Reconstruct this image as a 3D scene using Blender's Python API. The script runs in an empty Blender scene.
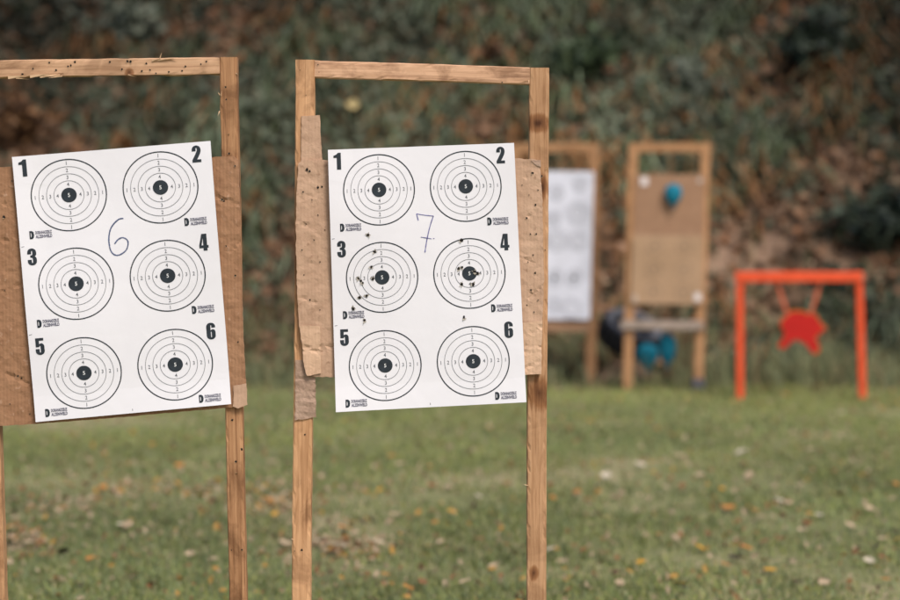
import bpy, math, random
import numpy as np
from mathutils import Vector, Matrix, noise as mnoise
from mathutils.geometry import tessellate_polygon, delaunay_2d_cdt
from mathutils.bvhtree import BVHTree

rnd = random.Random(7)
rng = np.random.default_rng(11)
scene = bpy.context.scene
col = scene.collection
R = math.radians

# ------------------------------------------------------------------ camera
FPX = 2125.0                      # 85 mm on a 36 mm sensor, in 900-px units
CAM = Vector((0, 0, 1.36))
PITCH = math.atan(117.0 / FPX)
fw = Vector((0, math.cos(PITCH), -math.sin(PITCH)))
up = Vector((0, math.sin(PITCH), math.cos(PITCH)))
rt = Vector((1, 0, 0))

def at(px, py, Y):
    """point at distance Y in front of the camera seen at that spot of the photograph"""
    d = fw + rt * ((px - 450) / FPX) + up * ((300 - py) / FPX)
    return CAM + d * (Y / d.y)

def on_ground(px, py):
    d = fw + rt * ((px - 450) / FPX) + up * ((300 - py) / FPX)
    return CAM + d * (-CAM.z / d.z)

cam = bpy.data.cameras.new("camera")
cam.lens = 85; cam.sensor_width = 36; cam.sensor_fit = 'HORIZONTAL'
cam.clip_start = 0.1; cam.clip_end = 600
cam.dof.use_dof = True; cam.dof.focus_distance = 4.60; cam.dof.aperture_fstop = 2.5
cam.dof.aperture_blades = 0
camo = bpy.data.objects.new("camera", cam); col.objects.link(camo)
camo.location = CAM; camo.rotation_euler = (math.pi / 2 - PITCH, 0, 0)
scene.camera = camo

# ------------------------------------------------------------------ light
SUN_EL, SUN_AZ = R(52), R(150)     # azimuth clockwise from +Y: behind the camera, to the right
w = bpy.data.worlds.new("World"); scene.world = w; w.use_nodes = True
nt = w.node_tree
bg = nt.nodes["Background"]
sky = nt.nodes.new("ShaderNodeTexSky"); sky.sky_type = 'NISHITA'; sky.sun_disc = False
sky.sun_elevation = SUN_EL; sky.sun_rotation = SUN_AZ
sky.air_density = 1.0; sky.dust_density = 4.0; sky.ozone_density = 0.6
nt.links.new(sky.outputs[0], bg.inputs[0]); bg.inputs[1].default_value = 0.085
sl = bpy.data.lights.new("sun", 'SUN'); sl.energy = 1.5; sl.angle = R(14); sl.color = (1.0, 0.93, 0.84)
so = bpy.data.objects.new("sun", sl); col.objects.link(so)
sd = Vector((math.sin(SUN_AZ) * math.cos(SUN_EL), math.cos(SUN_AZ) * math.cos(SUN_EL), math.sin(SUN_EL)))
so.rotation_euler = sd.to_track_quat('Z', 'Y').to_euler(); so.location = sd * 20
scene.view_settings.view_transform = 'Standard'; scene.view_settings.look = 'None'
scene.view_settings.gamma = 1; scene.view_settings.exposure = 0.78
scene.view_settings.use_curve_mapping = False
scene.cycles.use_denoising = True

# ------------------------------------------------------------------ object helpers
WM = {}

def tag(o, label=None, cat=None, group=None, kind=None):
    if label: o["label"] = label
    if cat: o["category"] = cat
    if group: o["group"] = group
    if kind: o["kind"] = kind
    return o

def place(o, M, parent=None):
    col.objects.link(o); WM[o.name] = M
    if parent is not None:
        o.parent = parent
        o.matrix_basis = WM[parent.name].inverted() @ M
    else:
        o.matrix_basis = M
    return o

def mk(name, V, F, mats, parent=None, origin=None, mi=None, smooth=False, M=None):
    """mesh object; V in world coordinates unless a matrix M is given (then local)"""
    if M is None:
        if origin is None:
            a = np.array([tuple(v) for v in V]); origin = Vector(a.mean(0))
        M = Matrix.Translation(origin)
        V = [Vector(v) - Vector(origin) for v in V]
    me = bpy.data.meshes.new(name)
    me.from_pydata([tuple(v) for v in V], [], F)
    for m in (mats if isinstance(mats, (list, tuple)) else [mats]): me.materials.append(m)
    if mi is not None: me.polygons.foreach_set("material_index", mi)
    if smooth: me.polygons.foreach_set("use_smooth", [True] * len(me.polygons))
    me.update()
    return place(bpy.data.objects.new(name, me), M, parent)

def empty(name, loc):
    o = bpy.data.objects.new(name, None); o.empty_display_size = 0.1
    return place(o, Matrix.Translation(Vector(loc)))

def fast(name, V, F, mat, C=None, parent=None, origin=(0, 0, 0), smooth=False):
    """big numpy mesh: V (n,3), F (m,k), per-vertex colour C (n,3)"""
    me = bpy.data.meshes.new(name)
    V = np.asarray(V, dtype=np.float32) - np.array(origin, dtype=np.float32)
    F = np.asarray(F, dtype=np.int32); m, k = F.shape
    me.vertices.add(len(V)); me.vertices.foreach_set("co", V.ravel())
    me.loops.add(m * k); me.loops.foreach_set("vertex_index", F.ravel())
    me.polygons.add(m)
    me.polygons.foreach_set("loop_start", np.arange(0, m * k, k, dtype=np.int32))
    me.polygons.foreach_set("loop_total", np.full(m, k, dtype=np.int32))
    if smooth: me.polygons.foreach_set("use_smooth", np.ones(m, dtype=bool))
    if C is not None:
        a = me.color_attributes.new("tint", 'FLOAT_COLOR', 'POINT')
        a.data.foreach_set("color", np.hstack([C, np.ones((len(C), 1))]).astype(np.float32).ravel())
    me.materials.append(mat)
    me.update(calc_edges=True); me.validate()
    return place(bpy.data.objects.new(name, me), Matrix.Translation(Vector(origin)), parent)

# ------------------------------------------------------------------ numpy value noise
_lat = rng.random((256, 256))
def vn(x, y, s=1.0, o=0):
    x = np.asarray(x) * s + 37.3 * o; y = np.asarray(y) * s + 71.9 * o
    xi = np.floor(x).astype(int); yi = np.floor(y).astype(int)
    fx = x - xi; fy = y - yi
    fx = fx * fx * (3 - 2 * fx); fy = fy * fy * (3 - 2 * fy)
    g = lambda i, j: _lat[(xi + i) % 256, (yi + j) % 256]
    return (g(0, 0) * (1 - fx) + g(1, 0) * fx) * (1 - fy) + (g(0, 1) * (1 - fx) + g(1, 1) * fx) * fy
def fbm(x, y, s=1.0, o=0):
    return (vn(x, y, s, o) + .5 * vn(x, y, 2.03 * s, o + 1) + .25 * vn(x, y, 4.1 * s, o + 2)) / 1.75

BANK_Y = 14.45
def foot(x):
    x = np.asarray(x, float)
    return BANK_Y + .9 * (vn(x, x * 0, .55, 5) - .5) + .35 * (vn(x, x * 0, 1.9, 6) - .5)
def height(x, y):
    x = np.asarray(x, float); y = np.asarray(y, float)
    base = .025 * (fbm(x, y, .9, 3) - .5)
    t = np.maximum(0, y - foot(x))
    z = .70 * (t - .45 * (1 - np.exp(-t / .45)))
    z = np.where(z > 5.0, 5.0 + (z - 5.0) * .12, z)
    k = np.clip(t / 1.0, 0, 1)
    return base + z + k * (.34 * (fbm(x, y, .8, 8) - .5) + .10 * (vn(x, y, 3.1, 9) - .5))

# ------------------------------------------------------------------ materials
def nodes(name):
    m = bpy.data.materials.new(name); m.use_nodes = True
    n = m.node_tree.nodes; l = m.node_tree.links
    return m, n, l, n["Principled BSDF"]

def ramp(n, stops):
    r = n.new("ShaderNodeValToRGB")
    e = r.color_ramp.elements
    while len(e) < len(stops): e.new(0.5)
    for q, (p, c) in zip(e, stops): q.position = p; q.color = (*c, 1)
    return r

def plain(name, c, rough=.6, var=.12, scale=40, bump=0.0, spec=.3):
    m, n, l, b = nodes(name)
    tc = n.new("ShaderNodeTexCoord"); nz = n.new("ShaderNodeTexNoise")
    nz.inputs["Scale"].default_value = scale; nz.inputs["Detail"].default_value = 5
    l.new(tc.outputs["Object"], nz.inputs["Vector"])
    r = ramp(n, [(.3, tuple(max(0, x * (1 - var)) for x in c)), (.7, tuple(min(1, x * (1 + var)) for x in c))])
    l.new(nz.outputs["Fac"], r.inputs[0]); l.new(r.outputs[0], b.inputs["Base Color"])
    b.inputs["Roughness"].default_value = rough; b.inputs["Specular IOR Level"].default_value = spec
    if bump:
        bp = n.new("ShaderNodeBump"); bp.inputs["Strength"].default_value = bump; bp.inputs["Distance"].default_value = .002
        l.new(nz.outputs["Fac"], bp.inputs["Height"]); l.new(bp.outputs[0], b.inputs["Normal"])
    return m

def wood(name, light, mid, dark, stain=.5, knots=()):
    m, n, l, b = nodes(name)
    tc = n.new("ShaderNodeTexCoord"); oi = n.new("ShaderNodeObjectInfo")
    off = n.new("ShaderNodeVectorMath"); off.operation = 'ADD'
    cmb = n.new("ShaderNodeCombineXYZ")
    mul = n.new("ShaderNodeMath"); mul.operation = 'MULTIPLY'; mul.inputs[1].default_value = 9.0
    l.new(oi.outputs["Random"], mul.inputs[0])
    for i in range(3): l.new(mul.outputs[0], cmb.inputs[i])
    l.new(tc.outputs["Object"], off.inputs[0]); l.new(cmb.outputs[0], off.inputs[1])
    def noise(sx, sy, sz, det, dist=0):
        mp = n.new("ShaderNodeMapping"); mp.inputs["Scale"].default_value = (sx, sy, sz)
        l.new(off.outputs[0], mp.inputs["Vector"])
        t = n.new("ShaderNodeTexNoise"); t.inputs["Scale"].default_value = 1; t.inputs["Detail"].default_value = det
        t.inputs["Distortion"].default_value = dist; t.inputs["Roughness"].default_value = .62
        l.new(mp.outputs[0], t.inputs["Vector"]); return t
    g1 = noise(150, 150, 5, 6, .4); g2 = noise(28, 28, 4, 5, 1.2); g3 = noise(12, 12, 9, 6, .6)
    r1 = ramp(n, [(.28, dark), (.46, mid), (.70, light)])
    l.new(g1.outputs["Fac"], r1.inputs[0])
    r2 = ramp(n, [(.34, (.62, .56, .50)), (.55, (1, 1, 1))])
    l.new(g2.outputs["Fac"], r2.inputs[0])
    mx = n.new("ShaderNodeMix"); mx.data_type = 'RGBA'; mx.blend_type = 'MULTIPLY'; mx.inputs[0].default_value = .7
    l.new(r1.outputs[0], mx.inputs[6]); l.new(r2.outputs[0], mx.inputs[7])
    r3 = ramp(n, [(.36, (.45, .40, .36)), (.50, (1, 1, 1))])
    l.new(g3.outputs["Fac"], r3.inputs[0])
    mx2 = n.new("ShaderNodeMix"); mx2.data_type = 'RGBA'; mx2.blend_type = 'MULTIPLY'; mx2.inputs[0].default_value = stain
    l.new(mx.outputs[2], mx2.inputs[6]); l.new(r3.outputs[0], mx2.inputs[7])
    hv = n.new("ShaderNodeHueSaturation")
    mr = n.new("ShaderNodeMapRange"); mr.inputs[3].default_value = .88; mr.inputs[4].default_value = 1.1
    l.new(oi.outputs["Random"], mr.inputs[0]); l.new(mr.outputs[0], hv.inputs["Value"])
    l.new(mx2.outputs[2], hv.inputs["Color"])
    last = hv.outputs[0]
    for (kx, kz, rx, rz) in knots:                              # knots: brown ovals with a darker eye
        mp = n.new("ShaderNodeMapping"); mp.vector_type = 'POINT'
        mp.inputs["Scale"].default_value = (1 / rx, 0, 1 / rz); mp.inputs["Location"].default_value = (-kx / rx, 0, -kz / rz)
        l.new(tc.outputs["Object"], mp.inputs["Vector"])
        wr = n.new("ShaderNodeVectorMath"); wr.operation = 'LENGTH'; l.new(mp.outputs[0], wr.inputs[0])
        ad = n.new("ShaderNodeMath"); ad.operation = 'MULTIPLY_ADD'; ad.inputs[1].default_value = 1.6; ad.inputs[2].default_value = -.8
        l.new(g2.outputs["Fac"], ad.inputs[0])
        sm = n.new("ShaderNodeMath"); sm.operation = 'ADD'; l.new(wr.outputs["Value"], sm.inputs[0]); l.new(ad.outputs[0], sm.inputs[1])
        rk = ramp(n, [(.0, (.16, .10, .07)), (.35, (.42, .32, .25)), (.7, (.62, .50, .40)), (1, (1, 1, 1))])
        l.new(sm.outputs[0], rk.inputs[0])
        mk_ = n.new("ShaderNodeMix"); mk_.data_type = 'RGBA'; mk_.blend_type = 'MULTIPLY'; mk_.inputs[0].default_value = 1
        l.new(last, mk_.inputs[6]); l.new(rk.outputs[0], mk_.inputs[7]); last = mk_.outputs[2]
    l.new(last, b.inputs["Base Color"])
    b.inputs["Roughness"].default_value = .75; b.inputs["Specular IOR Level"].default_value = .25
    bp = n.new("ShaderNodeBump"); bp.inputs["Strength"].default_value = .45; bp.inputs["Distance"].default_value = .0015
    l.new(g1.outputs["Fac"], bp.inputs["Height"]); l.new(bp.outputs[0], b.inputs["Normal"])
    return m

def cardboard(name, light, dark, scuff, bump=.5, corr=1.0):
    m, n, l, b = nodes(name)
    tc = n.new("ShaderNodeTexCoord")
    nz = n.new("ShaderNodeTexNoise"); nz.inputs["Scale"].default_value = 14; nz.inputs["Detail"].default_value = 8
    nz.inputs["Roughness"].default_value = .65
    l.new(tc.outputs["Object"], nz.inputs["Vector"])
    r = ramp(n, [(.32, dark), (.62, light)]); l.new(nz.outputs["Fac"], r.inputs[0])
    wv = n.new("ShaderNodeTexWave"); wv.bands_direction = 'X'; wv.inputs["Scale"].default_value = 42
    wv.inputs["Distortion"].default_value = .6; wv.inputs["Detail"].default_value = 1
    l.new(tc.outputs["Object"], wv.inputs["Vector"])
    n2 = n.new("ShaderNodeTexNoise"); n2.inputs["Scale"].default_value = 70; n2.inputs["Detail"].default_value = 6
    l.new(tc.outputs["Object"], n2.inputs["Vector"])
    r2 = ramp(n, [(.62, (0, 0, 0)), (.74, (1, 1, 1))]); l.new(n2.outputs["Fac"], r2.inputs[0])
    mx = n.new("ShaderNodeMix"); mx.data_type = 'RGBA'
    l.new(r2.outputs[0], mx.inputs[0]); l.new(r.outputs[0], mx.inputs[6]); mx.inputs[7].default_value = (*scuff, 1)
    r4 = ramp(n, [(.0, tuple(1 - .07 * corr for _ in range(3))), (.6, (1, 1, 1))]); l.new(wv.outputs["Fac"], r4.inputs[0])
    mx2 = n.new("ShaderNodeMix"); mx2.data_type = 'RGBA'; mx2.blend_type = 'MULTIPLY'; mx2.inputs[0].default_value = 1
    l.new(mx.outputs[2], mx2.inputs[6]); l.new(r4.outputs[0], mx2.inputs[7])
    l.new(mx2.outputs[2], b.inputs["Base Color"])
    b.inputs["Roughness"].default_value = .85; b.inputs["Specular IOR Level"].default_value = .15
    ad = n.new("ShaderNodeMath"); ad.operation = 'MULTIPLY_ADD'; ad.inputs[1].default_value = .35 * corr
    l.new(wv.outputs["Fac"], ad.inputs[0]); l.new(n2.outputs["Fac"], ad.inputs[2])
    ad2 = n.new("ShaderNodeMath"); ad2.operation = 'MULTIPLY_ADD'; ad2.inputs[1].default_value = 1.6
    l.new(nz.outputs["Fac"], ad2.inputs[0]); l.new(ad.outputs[0], ad2.inputs[2])
    bp = n.new("ShaderNodeBump"); bp.inputs["Strength"].default_value = bump; bp.inputs["Distance"].default_value = .003
    l.new(ad2.outputs[0], bp.inputs["Height"]); l.new(bp.outputs[0], b.inputs["Normal"])
    return m

def leafy(name, trans=.25, rough=.55):
    m, n, l, b = nodes(name)
    at_ = n.new("ShaderNodeAttribute"); at_.attribute_name = "tint"
    l.new(at_.outputs["Color"], b.inputs["Base Color"])
    b.inputs["Roughness"].default_value = rough; b.inputs["Specular IOR Level"].default_value = .25
    tr = n.new("ShaderNodeBsdfTranslucent"); l.new(at_.outputs["Color"], tr.inputs[0])
    ms = n.new("ShaderNodeMixShader"); ms.inputs[0].default_value = trans
    l.new(b.outputs[0], ms.inputs[1]); l.new(tr.outputs[0], ms.inputs[2])
    l.new(ms.outputs[0], n["Material Output"].inputs["Surface"])
    return m

M_wood = wood("pine_batten", (.64, .385, .215), (.52, .295, .155), (.33, .170, .082), .60)
M_woodw = wood("weathered_batten", (.66, .42, .275), (.54, .325, .205), (.29, .165, .10), .70)
M_woodd = wood("grained_batten", (.50, .285, .150), (.36, .185, .090), (.13, .062, .030), .75)
M_woodk = wood("knotted_batten", (.64, .39, .225), (.53, .305, .165), (.36, .185, .09), .4, ((-.002, 1.61, .030, .022), (.004, 1.02, .026, .045), (.006, 1.47, .02, .03), (-.006, .62, .012, .02)))
M_woodr = wood("stained_batten", (.66, .42, .265), (.54, .325, .195), (.33, .185, .105), .55, ((.010, .297, .011, .012),))
M_woodfar = wood("far_batten", (.50, .29, .155), (.42, .225, .11), (.30, .15, .07), .3)
M_splint = plain("fresh_splinter", (.62, .42, .26), .8)
M_cardA = cardboard("brown_cardboard", (.345, .192, .110), (.285, .150, .084), (.45, .28, .19), .6, .4)
M_cardB = cardboard("pale_cardboard", (.53, .355, .250), (.42, .270, .185), (.33, .205, .135), .5, .25)
M_cardC = cardboard("pale_cardboard_patch", (.63, .43, .30), (.52, .345, .235), (.38, .24, .16), .6, .2)
M_cardG = cardboard("grey_cardboard_strip", (.43, .305, .235), (.31, .21, .155), (.25, .165, .12), .9, .08)
M_cardF = cardboard("tan_cardboard", (.36, .215, .135), (.30, .175, .11), (.36, .24, .17), .3)
M_cardE = cardboard("light_tan_sheet", (.43, .285, .18), (.38, .25, .155), (.45, .32, .22), .2)
M_edge = plain("cardboard_edge", (.36, .22, .14), .9, .3, 300)
M_hole = plain("hole_dark", (.012, .010, .009), .9)
M_torn = plain("torn_fibre", (.30, .22, .15), .9, .3, 200)
M_tornp = plain("torn_paper", (.36, .33, .28), .9, .3, 200)

def paper_mat(name, c, lo=.955):
    m, n, l, b = nodes(name)
    tc = n.new("ShaderNodeTexCoord"); nz = n.new("ShaderNodeTexNoise")
    nz.inputs["Scale"].default_value = 7; nz.inputs["Detail"].default_value = 6
    l.new(tc.outputs["Object"], nz.inputs["Vector"])
    r = ramp(n, [(.3, tuple(x * lo for x in c)), (.65, c)])
    l.new(nz.outputs["Fac"], r.inputs[0]); l.new(r.outputs[0], b.inputs["Base Color"])
    b.inputs["Roughness"].default_value = .55; b.inputs["Specular IOR Level"].default_value = .3
    n2 = n.new("ShaderNodeTexNoise"); n2.inputs["Scale"].default_value = 11; n2.inputs["Detail"].default_value = 3
    n2.inputs["Distortion"].default_value = .8
    l.new(tc.outputs["Object"], n2.inputs["Vector"])
    bp = n.new("ShaderNodeBump"); bp.inputs["Strength"].default_value = .10; bp.inputs["Distance"].default_value = .012
    l.new(n2.outputs["Fac"], bp.inputs["Height"]); l.new(bp.outputs[0], b.inputs["Normal"])
    return m
M_paper = paper_mat("white_paper", (.785, .785, .845))
M_paperfar = paper_mat("white_paper_far", (.72, .74, .85), .80)
M_ink = plain("dark_ink", (.022, .030, .040), .6, .25, 60)
M_line = plain("thin_ink", (.20, .21, .23), .7, .1)
M_digit = plain("digit_ink", (.13, .14, .16), .7, .1)
M_logo = plain("logo_ink", (.13, .13, .18), .7, .1)
M_white = plain("digit_white", (.72, .74, .76), .6, .05)
M_pen = plain("pen_blue", (.085, .11, .21), .6, .3, 120)
M_pen2 = plain("ballpen_violet", (.15, .15, .34), .6, .4, 120)
M_faint = plain("faint_ink", (.42, .43, .47), .7, .15)
M_faint2 = plain("faint_line_ink", (.40, .41, .47), .7, .15)
M_dot = plain("far_dot_ink", (.10, .11, .13), .7, .1)

# ------------------------------------------------------------------ ground and bank
def grid_mesh(name, xs, ys, mat):
    X, Y = np.meshgrid(xs, ys); Z = height(X, Y)
    V = np.stack([X.ravel(), Y.ravel(), Z.ravel()], 1)
    nx = len(xs); i = np.arange(len(ys) - 1)[:, None] * nx + np.arange(nx - 1)[None]
    i = i.ravel()
    F = np.stack([i, i + 1, i + nx + 1, i + nx], 1)
    return fast(name, V, F, mat, smooth=True)

def soil(name, cols, s1, s2):
    m, n, l, b = nodes(name)
    tc = n.new("ShaderNodeTexCoord")
    a = n.new("ShaderNodeTexNoise"); a.inputs["Scale"].default_value = s1; a.inputs["Detail"].default_value = 7
    c = n.new("ShaderNodeTexNoise"); c.inputs["Scale"].default_value = s2; c.inputs["Detail"].default_value = 5
    l.new(tc.outputs["Object"], a.inputs["Vector"]); l.new(tc.outputs["Object"], c.inputs["Vector"])
    mm = n.new("ShaderNodeMath"); mm.operation = 'ADD'; l.new(a.outputs["Fac"], mm.inputs[0]); l.new(c.outputs["Fac"], mm.inputs[1])
    h = n.new("ShaderNodeMath"); h.operation = 'MULTIPLY'; h.inputs[1].default_value = .5; l.new(mm.outputs[0], h.inputs[0])
    r = ramp(n, cols); l.new(h.outputs[0], r.inputs[0]); l.new(r.outputs[0], b.inputs["Base Color"])
    b.inputs["Roughness"].default_value = .95; b.inputs["Specular IOR Level"].default_value = .1
    bp = n.new("ShaderNodeBump"); bp.inputs["Strength"].default_value = .7; bp.inputs["Distance"].default_value = .03
    l.new(c.outputs["Fac"], bp.inputs["Height"]); l.new(bp.outputs[0], b.inputs["Normal"])
    return m
M_lawn = soil("lawn_soil", [(.35, (.14, .14, .075)), (.5, (.19, .20, .09)), (.62, (.33, .275, .17))], .8, 22)
M_bank = soil("bank_soil", [(.35, (.035, .027, .019)), (.5, (.12, .078, .052)), (.63, (.25, .165, .115))], .9, 9)
ys = np.concatenate([np.linspace(-60, 3, 22), np.linspace(3.3, BANK_Y - .6, 60)])
xs = np.concatenate([np.linspace(-80, -10, 15), np.linspace(-9.6, 9.6, 100), np.linspace(10, 80, 15)])
tag(grid_mesh("ground", xs, ys, M_lawn), kind="structure")
ys2 = np.concatenate([np.linspace(BANK_Y - .6, 23, 110), np.linspace(23.5, 90, 30)])
xs2 = np.concatenate([np.linspace(-80, -10, 30), np.linspace(-9.8, 9.8, 140), np.linspace(10, 80, 30)])
tag(grid_mesh("bank", xs2, ys2, M_bank), kind="structure")

M_grass = leafy("grass_blade", .3, .6)
M_leaf = leafy("leaf", .25, .6)

# ------------------------------------------------------------------ grass (nobody could count the blades)
def blades(name, x, y, hgt, wid, cols, lean=.6):
    n = len(x); z = height(x, y)
    a = rng.random(n) * 2 * np.pi
    dx, dy = np.cos(a) * wid / 2, np.sin(a) * wid / 2
    b = rng.random(n) * 2 * np.pi; ln = hgt * lean * rng.random(n)
    V = np.empty((n, 5, 3))
    V[:, 0] = np.stack([x - dx, y - dy, z - .004], 1); V[:, 1] = np.stack([x + dx, y + dy, z - .004], 1)
    mx, my = x + np.cos(b) * ln * .35, y + np.sin(b) * ln * .35
    V[:, 2] = np.stack([mx + dx * .8, my + dy * .8, z + hgt * .55], 1); V[:, 3] = np.stack([mx - dx * .8, my - dy * .8, z + hgt * .55], 1)
    V[:, 4] = np.stack([x + np.cos(b) * ln, y + np.sin(b) * ln, z + hgt * (1 - .25 * ln / np.maximum(hgt, 1e-6))], 1)
    i = np.arange(n)[:, None] * 5
    F = np.concatenate([i + [0, 1, 2], i + [0, 2, 3], i + [3, 2, 4]], 0)
    return fast(name, V.reshape(-1, 3), F, M_grass, np.repeat(cols, 5, 0))

def mixcol(pal, wts):
    pal = np.array(pal); idx = np.array([0])
    c = np.cumsum(wts, 1); c /= c[:, -1:]
    k = (rng.random((len(wts), 1)) > c).sum(1)
    return pal[np.clip(k, 0, len(pal) - 1)]

WORN = []
for (px, py, a_, b_) in ((276, 504, .14, .16), (333, 551, .16, .10), (18, 548, .13, .12), (205, 490, .5, .14), (60, 510, .2, .12), (640, 470, .3, .15), (820, 530, .25, .12), (700, 560, .3, .08), (450, 500, .3, .12)):
    q = on_ground(px, py); WORN.append((q.x, q.y, a_, b_ * 2.2))
def worn(x, y):
    m = np.zeros_like(np.asarray(x, float))
    for (cx, cy, a_, b_) in WORN: m = np.maximum(m, np.exp(-((x - cx) / a_) ** 2 - ((y - cy) / b_) ** 2) * (.35 + .9 * vn(x, y, 7, 25)))
    return np.clip(m, 0, 1)
N = 290000
yy = 6.3 + (BANK_Y + .7 - 6.3) * rng.random(N) ** 1.15
xx = (rng.random(N) * 2 - 1) * (yy * .235 + 1.2)
p = fbm(xx, yy, .9, 20)
far = np.clip((yy - 9) / 5, 0, 1)
keep = (rng.random(N) > 1.2 * worn(xx, yy)) & (yy < foot(xx) + .25 * vn(xx, yy, 3, 7)) & (rng.random(N) < np.clip(.45 + (fbm(xx, yy, 1.7, 22) - .36) * 3.0, .10, 1))
xx, yy, p, far = xx[keep], yy[keep], p[keep], far[keep]
n = len(xx)
wts = np.stack([.55 + 0 * p, .40 * (1 - far), np.clip((p - .4) * 2.5, .05, 1) * (.5 + far), .22 * np.ones(n), np.clip((.5 - p) * 1.6, .02, 1)], 1)
gc = mixcol([(.235, .285, .100), (.195, .255, .140), (.340, .360, .110), (.370, .340, .190), (.120, .150, .072)], wts)
gc = (.68 * gc + .32 * gc.mean(0)) * (.88 + .24 * rng.random((n, 1))) * (.64 + .56 * fbm(xx, yy, 1.1, 27) + .24 * far)[:, None]
tag(blades("lawn_grass", xx, yy, .012 + .034 * rng.random(n) ** 1.6, .004 + .005 * rng.random(n), gc, 1.3), kind="stuff")

def clear(x, y):
    """kept free around the tyre"""
    return ((x - 1.24) / .31) ** 2 + ((y - 14.5) / .42) ** 2 > 1

# tall grass along the foot of the bank
n = 26000
xx = (rng.random(n) * 2 - 1) * 6.5; yy = foot(xx) + rng.normal(.22, .38, n)
k = clear(xx, yy) & (yy > 13.75) & (fbm(xx, yy, 1.6, 31) > .36); xx, yy = xx[k], yy[k]; n = len(xx)
gc = mixcol([(.25, .27, .14), (.165, .19, .105), (.33, .31, .165), (.27, .20, .11)], np.tile([.45, .3, .18, .1], (n, 1)))
tag(blades("tall_grass", xx, yy, .05 + .24 * rng.random(n) ** 1.5 * (.4 + 1.2 * vn(xx, yy, 1.3, 33)), .008 + .008 * rng.random(n), gc, 1.2), kind="stuff")

# ------------------------------------------------------------------ undergrowth over the bank
def leaves(P, size, nrm_up, asp=.62):
    """folded leaf of two quads at each point P; returns V, F (quads)"""
    n = len(P)
    d = rng.normal(size=(n, 3)); d[:, 2] += nrm_up; d[:, 1] -= nrm_up * .7
    d /= np.linalg.norm(d, axis=1, keepdims=True)
    t = rng.normal(size=(n, 3)); t -= (t * d).sum(1, keepdims=True) * d
    t /= np.linalg.norm(t, axis=1, keepdims=True)
    b = np.cross(d, t); s = size[:, None]
    V = np.empty((n, 6, 3))
    V[:, 0] = P - t * s * .5; V[:, 1] = P + t * s * .55
    V[:, 2] = P - t * s * .16 + b * s * asp * .5 + d * s * .12; V[:, 3] = P + t * s * .2 + b * s * asp * .42 + d * s * .1
    V[:, 4] = P - t * s * .16 - b * s * asp * .5 + d * s * .12; V[:, 5] = P + t * s * .2 - b * s * asp * .42 + d * s * .1
    i = np.arange(n)[:, None] * 6
    F = np.concatenate([i + [0, 1, 3, 2], i + [0, 4, 5, 1]], 0)
    return V.reshape(-1, 3), F

def bump(x, y, cx, cy, rx, ry):
    return np.exp(-((x - cx) / rx) ** 2 - ((y - cy) / ry) ** 2)

def corner_shade(x, y):
    """shade painted into the plant colours along the top and upper corners of the bank"""
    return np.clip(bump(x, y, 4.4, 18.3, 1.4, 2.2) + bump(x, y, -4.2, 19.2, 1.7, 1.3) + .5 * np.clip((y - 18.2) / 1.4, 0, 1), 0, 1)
def broad(x, y):
    """pale and dark stands of plants, a metre or two across"""
    return np.clip(.25 + 1.25 * (fbm(x, y, .75, 90) + .35 * (vn(x, y, 2.1, 93) - .5)), .35, 1.35)
def greenness(x, y):
    g = fbm(x, y, 1.05, 40) + .22 * (vn(x, y, 3.2, 44) - .5)
    g += .10 * np.clip((y - 15.6) / 2.0, -1, 1)                  # lower slope more bare
    g -= .30 * bump(x, y, 2.55, 15.9, 1.1, .75)                  # bare earth scar right of the boards
    g -= .16 * bump(x, y, -1.5, 15.7, .8, .7) + .12 * bump(x, y, -3.4, 16.7, .5, 1.2)
    g -= .18 * bump(x, y, .45, 17.6, .35, .45)
    g += .12 * bump(x, y, .0, 16.8, 1.1, .8)
    return g

n = 120000
xx = (rng.random(n) * 2 - 1) * 8.5; yy = BANK_Y + .15 + rng.random(n) ** 1.1 * 7.4
g = greenness(xx, yy)
cover = np.clip((g - .36) * 6, 0.05, 1) * clear(xx, yy)
k = rng.random(n) < cover; x1, y1, g1 = xx[k], yy[k], g[k]; n1 = len(x1)
lift = rng.random(n1) ** 1.5 * (.05 + .40 * np.clip((g1 - .4) * 3, 0, 1) * vn(x1, y1, 1.5, 50))
P = np.stack([x1, y1 - lift * .3, height(x1, y1) + .02 + lift], 1)
tone = np.clip(.75 * fbm(x1, y1, 1.5, 60) + .5 * (vn(x1, y1, 5.0, 63) - .3), 0, 1)
wts = np.stack([.5 * np.ones(n1), .25 + .6 * tone, np.clip(.8 - tone, .1, 1) * .6, .10 * np.ones(n1), .12 * np.ones(n1)], 1)
lc = mixcol([(.120, .132, .095), (.185, .205, .155), (.060, .068, .046), (.22, .205, .14), (.165, .095, .055)], wts)
cl = np.array([.088, .112, .068]) * (.25 + 1.35 * tone)[:, None]
lc = (.45 * lc + .55 * cl) * (.85 + .3 * rng.random((n1, 1)))
darkp = 1 - .68 * corner_shade(x1, y1)  # leaf colours darkened as painted shade, strongest in the upper corners
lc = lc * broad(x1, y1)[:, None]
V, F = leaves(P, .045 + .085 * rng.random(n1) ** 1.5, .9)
tag(fast("bank_undergrowth", V, F, M_leaf, np.repeat(lc * darkp[:, None], 6, 0)), kind="stuff")

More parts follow.
